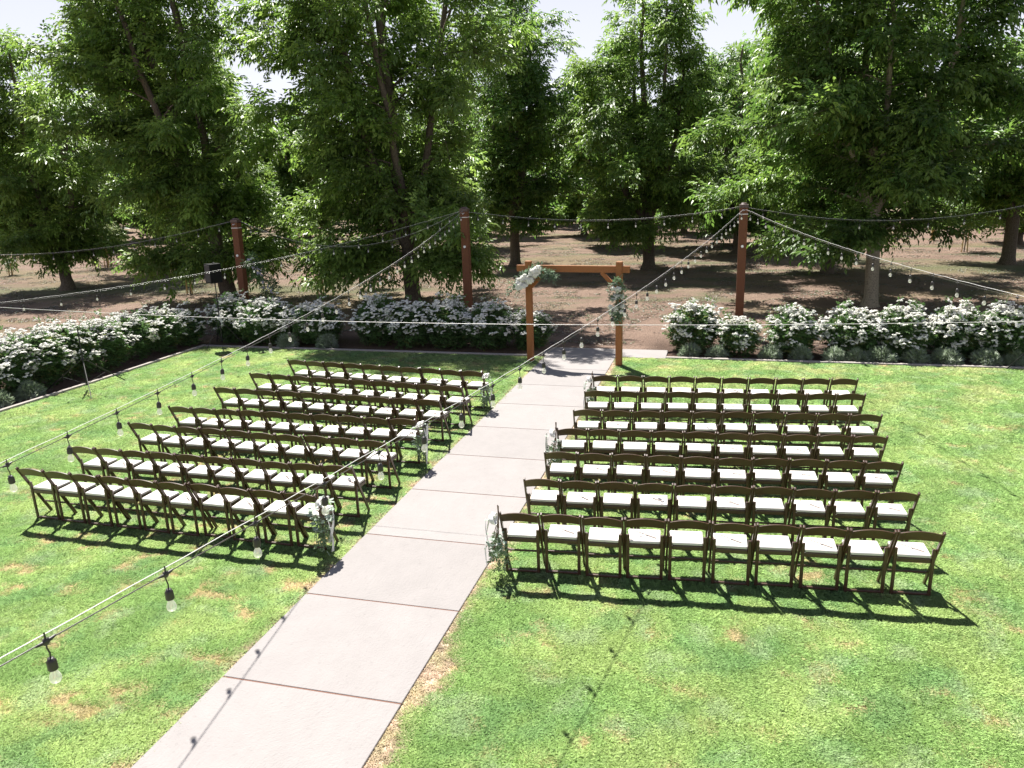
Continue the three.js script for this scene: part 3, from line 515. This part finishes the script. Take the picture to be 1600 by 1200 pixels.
function bunch(key, s, label, seed, big) {
  const [cx, cz, a] = chairEnds[key], R = rng(seed), x = cx + s * 0.235 * Math.cos(a) + 0.17 * Math.sin(a), z = cz - s * 0.235 * Math.sin(a) + 0.17 * Math.cos(a);
  const g = thing('eucalyptus_bunch', label, 'foliage bunch', [x, 0, z], a, 'greenery bunches tied to the aisle chairs'), st = [], small = [], coins = [];
  for (let k = 0; k < 5; k++) st.push(limb([V((R() - 0.5) * 0.02, 0.8 + 0.09 * R(), (R() - 0.5) * 0.03), V(0, 0.72, 0), V(s * 0.05 * R(), 0.55, (R() - 0.5) * 0.1), V(s * (0.02 + 0.1 * R()), 0.32, (R() - 0.5) * 0.18)], [0.006, 0.006, 0.004, 0.002], 4));
  obj('stems', st, M.twig, g);
  for (let k = 0; k < (big ? 62 : 44); k++) { const t = Math.pow(R(), 0.8), y = 0.72 - t * 0.42, w = 0.035 + 0.085 * Math.sin(Math.PI * Math.min(1, 0.25 + t * 0.75)), an = R() * 6.283, q = 0.8 + 0.4 * R(); const p = V(Math.cos(an) * w * 0.8 + s * 0.03, y, Math.sin(an) * w * 1.2); coins.push([p, aim(V(Math.cos(an), -0.6 * R(), Math.sin(an)), V(R() - 0.5, 1, R() - 0.5)), (big ? 0.06 : 0.042) * (0.8 + 0.5 * R()), [0.33 * q, 0.4 * q, 0.33 * q]]); }
  for (let k = 0; k < 22; k++) { const y = 0.6 - R() * 0.4, an = R() * 6.283, q = 0.7 + 0.5 * R(); small.push([V(Math.cos(an) * 0.1 * R() + s * 0.03, y, Math.sin(an) * 0.14 * R()), aim(V((R() - 0.5), -1, (R() - 0.5)), V(Math.cos(an), 0.2, Math.sin(an))), 0.5 + 0.3 * R(), [0.16 * q, 0.23 * q, 0.12 * q]]); }
  instanced('leaves', coin, M.eucalyptus, coins, g); instanced('leaves', sprig, M.eucalyptus, small, g);
  const bow = [];
  for (const q of [-1, 1]) { const pts = []; for (let i = 0; i <= 10; i++) { const t = i / 10 * Math.PI * 2; pts.push(V(s * 0.05 + s * 0.02 * Math.sin(t), 0.71 + q * 0.012 + 0.045 * Math.sin(t) * 1.1, q * 0.062 * (1 - Math.cos(t)))); } bow.push(strip(pts, 0.045, () => V(s, 0.25, 0))); }
  const knot = new THREE.SphereGeometry(0.022, 8, 6); knot.deleteAttribute('uv'); knot.translate(s * 0.055, 0.71, 0); bow.push(knot);
  obj('ribbon_bow', bow.map((b) => { b.deleteAttribute('uv'); return b; }), M.ribbon, g);
  for (const q of [0, 1]) { const pts = []; for (let i = 0; i <= 14; i++) { const t = i / 14; pts.push(V(s * (0.105 + 0.05 * Math.sin(t * 2.2 + q)) , 0.7 - t * (q ? 0.52 : 0.62), (q ? -0.03 : 0.03) + 0.025 * Math.sin(t * 5 + q * 2 + seed))); } obj('ribbon_tail', strip(pts, 0.042, (t) => V(Math.sin(t * 3 + q + seed) * 0.6, 0, 1)), M.ribbon, g); }
}
for (const [row, where] of [[0, 'seventh'], [3, 'fourth'], [6, 'first']]) {
  bunch('right' + row, -1, `eucalyptus bunch and white ribbon tied to the aisle chair, ${where} row from the arch, right`, 810 + row, false);
  bunch('left' + row, 1, `eucalyptus bunch and long white ribbon on the aisle chair, ${where} row from the arch, left`, 830 + row, row === 0);
}

// ------------------------------------------------------------------ arch
{
  const ax = -0.25, az = -12.97, bxx = 1.95, bz = -12.76, turn = Math.atan2(-(bz - az), bxx - ax), half = Math.hypot(bxx - ax, bz - az) / 2;
  const g = thing('wooden_arch', 'orange-brown timber arch of two posts and a beam over the end of the path', 'arch', [(ax + bxx) / 2, 0, (az + bz) / 2], turn);
  for (const s of [-1, 1]) {
    obj('post', bar(V(s * half, -0.05, 0), V(s * half, 2.45, 0), 0.14, 0.14, 0.006), M.cedar, g);
    obj('brace', bar(V(s * (half - 0.05), 1.82, 0), V(s * (half - 0.42), 2.2, 0), 0.085, 0.08, 0.004), M.cedar, g);
  }
  obj('beam', bar(V(-half - 0.29, 2.275, 0.0), V(half + 0.24, 2.275, 0.0), 0.155, 0.086, 0.005, 0), M.cedar, g);
  const place = (x, y, z) => V(x, y, z).applyAxisAngle(V(0, 1, 0), turn).add(g.position);
  // corner arrangement of white roses and the hanging greenery on the other post
  const flowers = (name, label, c, n, spread, roses) => {
    const R = rng(c[0] * 10 + 900), o = thing(name, label, 'flower arrangement', place(...c).toArray(), turn), small = [], coins = [];
    for (let k = 0; k < n; k++) {
      const [x, y, z] = spread(R), q = 0.75 + 0.5 * R(), d = V(x * 0.8 + (R() - 0.5) * 0.6, y * 0.7 + (R() - 0.5) * 0.6, 0.4 * R() + z);
      if (R() < 0.6) coins.push([V(x, y, z), aim(d, V(R() - 0.5, 1, R() - 0.5)), 0.055 + 0.03 * R(), [0.26 * q, 0.36 * q, 0.26 * q]]); else small.push([V(x, y, z), aim(d, V(R() - 0.5, 1, R() - 0.5)), 0.55 + 0.4 * R(), [0.12 * q, 0.19 * q, 0.1 * q]]);
    }
    instanced('greenery', coin, M.eucalyptus, coins, o); instanced('greenery', sprig, M.eucalyptus, small, o);
    for (let k = 0; k < roses.n; k++) { const [x, y, z] = roses.at(R, k), m = obj('rose', roses.geo[k % 3], M.rose, o); m.position.set(x, y, z); m.rotation.set(Math.PI / 2 - 0.5 + (R() - 0.5) * 0.7, R() * 6, (R() - 0.5) * 0.7); m.scale.setScalar(0.8 + 0.5 * R()); }
  };
  const geo = [0, 1, 2].map((s) => roseHead(rng(950 + s), 0.088));
  flowers('corner_arrangement', 'arrangement of white roses and greenery over the left corner of the arch', [-half + 0.12, 2.0, 0.12], 210,
    (R) => { const t = R(), x = -0.45 + t * 1.0, arc = 0.2 - 0.35 * Math.pow(Math.abs(t - 0.55) * 1.6, 1.6) * (t < 0.55 ? 1.35 : 0.6); return [x + (R() - 0.5) * 0.1, arc + (R() - 0.5) * 0.3 * (1 - Math.abs(t - 0.45)), -0.04 + R() * 0.14]; },
    { n: 40, geo, at: (R, k) => { const t = R(); return [-0.34 + t * 0.62 + (R() - 0.5) * 0.06, -0.17 + 0.36 * Math.sin(t * 1.7) + (R() - 0.5) * 0.3, 0.17 + 0.09 * R()]; } });
  flowers('post_arrangement', 'hanging column of eucalyptus and pale flowers on the right arch post', [half, 1.58, 0.12], 170,
    (R) => { const y = (R() - 0.5) * 0.86, w = 0.2 * Math.sqrt(Math.max(0.05, 1 - (y / 0.5) ** 2)), a = R() * 6.283, q = Math.sqrt(R()); return [Math.cos(a) * w * q, y, 0.02 + Math.abs(Math.sin(a)) * w * 0.7 * q]; },
    { n: 12, geo, at: (R, k) => [(R() - 0.5) * 0.3, (R() - 0.5) * 0.6, 0.14 + 0.08 * R()] });
}

// ------------------------------------------------------------------ poles and string lights
const POLES = { a: [-10.35, -16.3, 3.42], b: [-3.08, -16.8, 3.6], c: [4.71, -16.8, 3.56] };
for (const [k, label] of [['a', 'square red timber pole by the loudspeaker and the flowering shoot'], ['b', 'square red timber pole rising from the back left rose bushes'], ['c', 'square red timber pole with a dark cap in the right rose bed']]) {
  const [x, z, h] = POLES[k], g = thing('timber_pole', label, 'pole', [x, 0, z], 0, 'red timber poles that carry the string lights');
  obj('shaft', bar(V(0, -0.05, 0), V(0, h - 0.12, 0), 0.215, 0.215, 0.008), M.redwood, g);
  const c = new THREE.CylinderGeometry(0.09, 0.125, 0.05, 4); c.rotateY(Math.PI / 4); c.translate(0, h - 0.025 + 0.012, 0);
  obj('cap', [bx(0, h - 0.075, 0, 0.235, 0.085, 0.235, 0.006), c], M.cap, g);
  const d = new THREE.CylinderGeometry(0.036, 0.036, 0.03, 14); d.rotateX(Math.PI / 2); d.translate(0.0, h - 1.12, 0.12); obj('round_fitting', d, M.lampDisc, g);
  obj('hook', [tube([V(-0.03, h - 0.16, 0.105), V(-0.03, h - 0.16, 0.15), V(0, h - 0.19, 0.165), V(0.03, h - 0.16, 0.15), V(0.03, h - 0.16, 0.105)], 0.008, 6)], M.steel, g);
  obj('band', bx(0, h - 0.28, 0, 0.228, 0.02, 0.228, 0.003), M.steel, g);
}
const bulbParts = (() => {
  const socket = lathe([[0.0, -0.058], [0.012, -0.056], [0.015, -0.07], [0.0195, -0.075], [0.0205, -0.125], [0.018, -0.13], [0, -0.13]], 10);
  const cordG = tube([V(0, 0.002, 0), V(0.003, -0.03, 0.002), V(-0.003, -0.06, 0), V(0, -0.088, 0)], 0.0036, 5);
  const glass = lathe([[0.0125, -0.128], [0.0155, -0.142], [0.023, -0.158], [0.0285, -0.178], [0.0275, -0.196], [0.019, -0.209], [0.009, -0.2145], [0.0, -0.216]], 14);
  const fil = tube([V(-0.006, -0.14, 0), V(-0.009, -0.185, 0), V(0, -0.175, 0), V(0.009, -0.185, 0), V(0.006, -0.14, 0)], 0.0016, 4);
  const clamp = lathe([[0.0, 0.014], [0.012, 0.012], [0.016, -0.006], [0.01, -0.022], [0, -0.024]], 8);
  clamp.scale(1.1, 0.8, 0.8);
  for (const g of [socket, glass, fil]) { g.translate(0, 0.056, 0); g.scale(g === socket ? 1.02 : 0.82, 0.76, g === socket ? 1.02 : 0.82); g.translate(0, -0.082, 0); }
  const arm = limb([V(-0.045, 0.0, 0), V(-0.02, -0.003, 0), V(0.02, -0.003, 0), V(0.045, 0.0, 0)], [0.0045, 0.0085, 0.0085, 0.0045], 6), tie = tube([V(0, 0, 0), V(0, 0.038, 0)], 0.004, 5);
  for (const g of [arm, tie, clamp, cordG]) g.deleteAttribute('uv');
  const clip = mergeGeometries([arm, tie, clamp].map((g) => g.toNonIndexed()));
  return { socket, cordG, glass, fil, clamp: clip };
})();
function stringLight(label, line, from, step, count, total) {   // line(t) -> Vector3 of the power cord at t metres from its pole
  const start = line(0), g = thing('string_light', label, 'string light', start.toArray(), 0, 'string lights hung from the red poles'), R = rng(Math.round(start.x * 100 + total * 7));
  const n = Math.ceil(total / 0.3), cord = [], wire = [];
  for (let i = 0; i <= n; i++) { const t = total * i / n, p = line(t).sub(start), k = Math.min(1, t / 0.6); cord.push(p.clone()); const ph = ((t - from) / step) % 1, bow = 0.022 + 0.006 * Math.sin(Math.PI * ph) ** 2; wire.push(p.clone().add(V(0.0, bow * k + 0.006, 0))); }
  obj('power_cord', tube(cord, 0.003, 6), M.cord, g); obj('support_wire', tube(wire, 0.0025, 5), M.steel, g);
  for (let i = 0; i < count; i++) {
    const t = from + i * step; if (t > total) break;
    const p = line(t), ahead = line(t + 0.05), b = sub('light_bulb', g); b.position.copy(p).sub(start); b.rotation.set((R() - 0.5) * 0.12, Math.atan2(-(ahead.z - p.z), ahead.x - p.x), (R() - 0.5) * 0.16);
    obj('clamp', bulbParts.clamp, M.rubber, b); obj('drop_cord', bulbParts.cordG, M.rubber, b); obj('socket', bulbParts.socket, M.rubber, b); obj('glass_globe', bulbParts.glass, M.glass, b); obj('filament', bulbParts.fil, M.filament, b);
  }
}
const span = (p0, az, b, a) => (t) => V(p0[0] + Math.sin(az) * t, p0[1] + b * t + a * t * t, p0[2] + Math.cos(az) * t);
const hang = (A, B, sag) => { const a = V(...A), b = V(...B), L = a.distanceTo(b); const f = (t) => { const k = t / L, p = a.clone().lerp(b, k); p.y -= sag * 4 * k * (1 - k); return p; }; f.len = L; return f; };
stringLight('string light from the right pole crossing above the path toward the camera', span([4.72, 3.4, -16.8], -0.151, -0.0951, 0.0027), 20.148 % 0.616, 0.616, 45, 27.5);
stringLight('string light from the middle pole slanting over the left chairs toward the camera', span([-3.1, 3.5, -16.8], 0.152, -0.1103, 0.0033), 18.453 % 0.619, 0.619, 45, 27.5);
stringLight('string light from the middle pole running past the loudspeaker over the left roses', span([-3.1, 3.5, -16.8], -0.693, -0.216, 0.0082), 11.248 % 0.717, 0.717, 40, 24);
stringLight('string light from the right pole descending over the right rose bushes', span([4.72, 3.4, -16.8], 0.256, -0.099, 0.004), 11.193 % 0.663, 0.663, 40, 24);
{
  const f1 = hang([-10.25, 3.34, -16.35], [-3.17, 3.5, -16.78], 0.92); stringLight('string light sagging between the left pole and the middle pole', f1, 0.35, 0.76, 9, f1.len);
  const f2 = hang([-2.99, 3.46, -16.82], [4.62, 3.44, -16.82], 0.3); stringLight('string light strung between the middle pole and the right pole behind the arch', f2, 0.3, 0.76, 10, f2.len);
  const f3 = hang([4.8, 3.44, -16.84], [12.0, 3.5, -16.84], 0.44); stringLight('string light running along the back from the right pole out to the right', f3, 0.4, 0.8, 9, f3.len);
  const f4 = hang([-10.45, 3.34, -16.3], [-29, 3.5, -16.0], 1.08); stringLight('string light running from the left pole out over the dirt clearing', f4, 0.5, 0.8, 22, f4.len);
}
{
  const f = hang([-12.2, 2.88, -4.5], [12.4, 2.9, -4.5], 0.4), pts = []; for (let i = 0; i <= 60; i++) pts.push(f(f.len * i / 60));
  tag(obj('steel_cable', tube(pts, 0.003, 6), M.steel), 'thin pale steel cable stretched level across the whole lawn', 'cable');
  for (const [x, l] of [[-12.2, 'plain timber post that holds the steel cable beyond the left bed'], [12.4, 'plain timber post that holds the steel cable beyond the right lawn edge']]) { const g = thing('cable_post', l, 'pole', [x, 0, -4.5]); obj('shaft', bar(V(0, -0.05, 0), V(0, 2.95, 0), 0.2, 0.2, 0.008), M.redwood, g); obj('cap', bx(0, 2.98, 0, 0.22, 0.06, 0.22, 0.006), M.cap, g); }
}

// ------------------------------------------------------------------ loudspeakers and stands
function speakerStand(label, pos, turn, h, legs = 0.75, spread = 0.6) {
  const g = thing('speaker_stand', label, 'stand', pos, turn, 'black tripod stands at the lawn edges');
  obj('pole', [tube([V(0, 0.12, 0), V(0, h * 0.6, 0)], 0.019, 8), tube([V(0, h * 0.6, 0), V(0, h, 0)], 0.015, 8)], M.iron, g);
  obj('collar', [lathe([[0, legs - 0.05], [0.03, legs - 0.05], [0.033, legs], [0.03, legs + 0.04], [0, legs + 0.04]], 10), lathe([[0, h * 0.6 - 0.03], [0.026, h * 0.6 - 0.03], [0.026, h * 0.6 + 0.03], [0, h * 0.6 + 0.03]], 8)], M.iron, g);
  for (let k = 0; k < 3; k++) { const a = k * 2.094, f = V(Math.cos(a) * spread, 0.012, Math.sin(a) * spread); obj('leg', [bar(V(Math.cos(a) * 0.03, legs, Math.sin(a) * 0.03), f, 0.022, 0.016, 0.003)], M.iron, g); obj('brace', bar(V(0, 0.16, 0), V(Math.cos(a) * spread * 0.55, legs * 0.46, Math.sin(a) * spread * 0.55), 0.014, 0.01, 0.002), M.iron, g); }
  return g;
}
function loudspeaker(label, pos, turn) {
  const g = thing('loudspeaker', label, 'loudspeaker', pos, turn);
  const sh = new THREE.Shape([new THREE.Vector2(-0.18, 0.16), new THREE.Vector2(0.18, 0.16), new THREE.Vector2(0.11, -0.16), new THREE.Vector2(-0.11, -0.16)]), c = new THREE.ExtrudeGeometry(sh, { depth: 0.5, bevelEnabled: true, bevelSize: 0.012, bevelThickness: 0.012, bevelSegments: 2 });
  c.rotateX(-Math.PI / 2); c.translate(0, 0.012, 0); obj('cabinet', c, M.box, g);
  obj('grille', bx(0, 0.26, -0.176, 0.32, 0.46, 0.012, 0.004), M.iron, g); obj('handle', tube([V(-0.06, 0.52, 0.02), V(-0.05, 0.55, 0.02), V(0.05, 0.55, 0.02), V(0.06, 0.52, 0.02)], 0.01, 6), M.iron, g);
}
speakerStand('black tripod stand under the loudspeaker at the back left lawn corner', [-9.42, 0, -13.62], 0.35, 1.8);
loudspeaker('black loudspeaker on a tripod stand at the back left lawn corner', [-9.42, 1.8, -13.62], 2.6);
speakerStand('black tripod stand with nothing on it beside the left rose bed', [-9.52, 0, -8.7], -0.75, 1.45, 0.72, 0.95);
speakerStand('black tripod stand at the right end of the lawn, one leg showing', [10.9, 0, -13.4], 2.85, 1.8);
loudspeaker('black loudspeaker on the tripod stand at the right end of the lawn', [10.9, 1.8, -13.4], -2.6);

// ------------------------------------------------------------------ staked saplings, shoots and small orchard things
function sapling(label, x, z, h, w, n, seed, stake = true, tone = [0.12, 0.19, 0.05]) {
  const R = rng(seed), g = thing('young_tree', label, 'sapling', [x, -0.02, z], 0), list = [];
  const st = [limb([V(0, 0, 0), V(0.03, h * 0.4, 0), V(-0.02, h * 0.95, 0.02)], [0.03, 0.024, 0.01], 6)];
  for (let k = 0; k < 9; k++) { const a = k * 2.4, y = h * (0.55 + 0.4 * k / 9), e = V(Math.cos(a) * w * 0.45, y + 0.25, Math.sin(a) * w * 0.45); st.push(limb([V(0, y, 0), e], [0.012, 0.005], 4)); for (let q = 0; q < n / 9; q++) { const p = V(0, y, 0).lerp(e, 0.2 + 0.9 * R()).add(V((R() - 0.5) * 0.25, (R() - 0.5) * 0.3, (R() - 0.5) * 0.25)), f = 0.7 + 0.6 * R(); list.push([p, aim(V(R() - 0.5, R() - 0.5, R() - 0.5), V(R() - 0.5, 1, R() - 0.5)), 0.62 + 0.3 * R(), tone.map((v) => v * f)]); } }
  obj('trunk', st, M.bark, g); instanced('leaves', sprays[0], M.leaf, list, g);
  if (stake) for (const s of [-1, 1]) obj('stake', bar(V(s * 0.13, 0, 0.05), V(s * 0.09, h * 0.68, 0.05), 0.045, 0.045, 0.004), M.stake, g);
}
sapling('young walnut sapling between two yellow stakes left of the middle pole', -11.5, -23.3, 2.0, 1.1, 80, 1001);
sapling('small staked sapling on the bare dirt behind the left roses', -17.92, -23.6, 1.2, 0.5, 18, 1002);
sapling('young staked sapling in the sunlit gap beyond the right rose bed', 16.33, -40.9, 2.3, 1.7, 110, 1003);
sapling('pale leafy sapling far back in the orchard left of the middle pole', -23.7, -42.2, 2.2, 1.6, 80, 1004, true, [0.19, 0.22, 0.09]);
sapling('tiny sapling with stakes on the wide dirt clearing at far left', -33.9, -29.6, 1.0, 0.5, 14, 1005);
sapling('pale leafy sapling in the far left clearing beside a walnut trunk', -31.0, -33.5, 2.3, 2.0, 110, 1006, true, [0.2, 0.24, 0.1]);
sapling('staked sapling in the shade between the far left trunks', -32.5, -35.5, 2.0, 0.8, 34, 1007);
sapling('low bright green sapling far down the orchard between arch and right pole', 0.9, -50.2, 2.2, 2.2, 120, 1008, false, [0.13, 0.24, 0.05]);
{
  const g = thing('feeding_table', 'small pale wooden table on one post far back in the orchard', 'table', [16.5, -0.02, -48.5]);
  obj('table_top', bx(0, 1.12, 0, 0.85, 0.06, 0.6, 0.01), M.stake, g); obj('post', bar(V(0, 0, 0), V(0, 1.09, 0), 0.2, 0.2, 0.008), M.stake, g);
}
{
  const g = thing('flowering_shoot', 'tall arching shoot with pale lilac flowers beside the left red pole', 'plant', [-8.75, -0.02, -15.2]), R = rng(1100), list = [], lilac = phys({ color: rgb(0.5, 0.47, 0.6), roughness: 0.85, transmission: 0.2, thickness: 0 });
  const c = [curve(V(0, 0, 0), V(-0.75, 2.35, -0.3), V(0.25, 0, 0), 8), curve(V(0.05, 0, 0), V(0.1, 1.75, 0.1), V(0.12, 0, 0), 6)];
  obj('stems', c.map((p) => limb(p, p.map((_, i) => 0.012 * (1 - i / p.length) + 0.004), 5)), M.stem, g);
  for (let k = 0; k < 70; k++) { const p = pick(c[k % 3 ? 0 : 1], 0.45 + 0.55 * R()).add(V((R() - 0.5) * 0.22, (R() - 0.5) * 0.2, (R() - 0.5) * 0.22)), q = 0.8 + 0.4 * R(); list.push([p, aim(V(R() - 0.5, R() - 0.5, R() - 0.5), V(R() - 0.5, 1, R() - 0.5)), 1.0 + 0.5 * R(), [0.08 * q, 0.14 * q, 0.05 * q]]); }
  instanced('leaves', sprig, M.roseLeaf, list, g);
  for (let k = 0; k < 26; k++) { const m = obj('flower', trusses[k % 5], lilac, g); m.position.copy(pick(c[k % 4 ? 0 : 1], 0.5 + 0.5 * R()).add(V((R() - 0.5) * 0.2, (R() - 0.5) * 0.15, (R() - 0.5) * 0.2))); m.rotation.set(R() * 3, R() * 6, 0); m.scale.setScalar(0.55 + 0.35 * R()); }
}
// fallen leaves and clods over the orchard floor
{
  const R = rng(1200), list = [], geo = leafGeo([[V(0, 0.01, -0.05), V(0, 0.1, 1).normalize(), V(0, 1, 0), 0.1, 0.05, 0.1], [V(0.06, 0.01, 0.02), V(1, 0.15, 0.4).normalize(), V(0.1, 1, 0), 0.09, 0.045, 0.2], [V(-0.07, 0.012, 0), V(-0.3, 0.2, -1).normalize(), V(0, 1, 0.2), 0.08, 0.04, 0.15]]);
  for (let k = 0; k < 60000; k++) { const z = -15.2 - Math.pow(R(), 1.5) * 34, x = mix(-34, 20, R()); if (fbm(x * 0.35 + 12, z * 0.35) + 0.25 * (R() - 0.5) < 0.02) continue; const q = 0.6 + 0.7 * R(); list.push([V(x, -0.018, z), new THREE.Quaternion().setFromAxisAngle(V(0, 1, 0), R() * 6.283), 0.6 + 0.8 * R(), R() < 0.4 ? [0.1 * q, 0.12 * q, 0.045 * q] : [0.17 * q, 0.1 * q, 0.06 * q]]); }
  tag(instanced('fallen_leaves', geo, M.eucalyptus, list), 'scattered dry leaves and weeds on the orchard floor', 'leaf litter', null, 'stuff');
}

renderer.render(scene, camera);
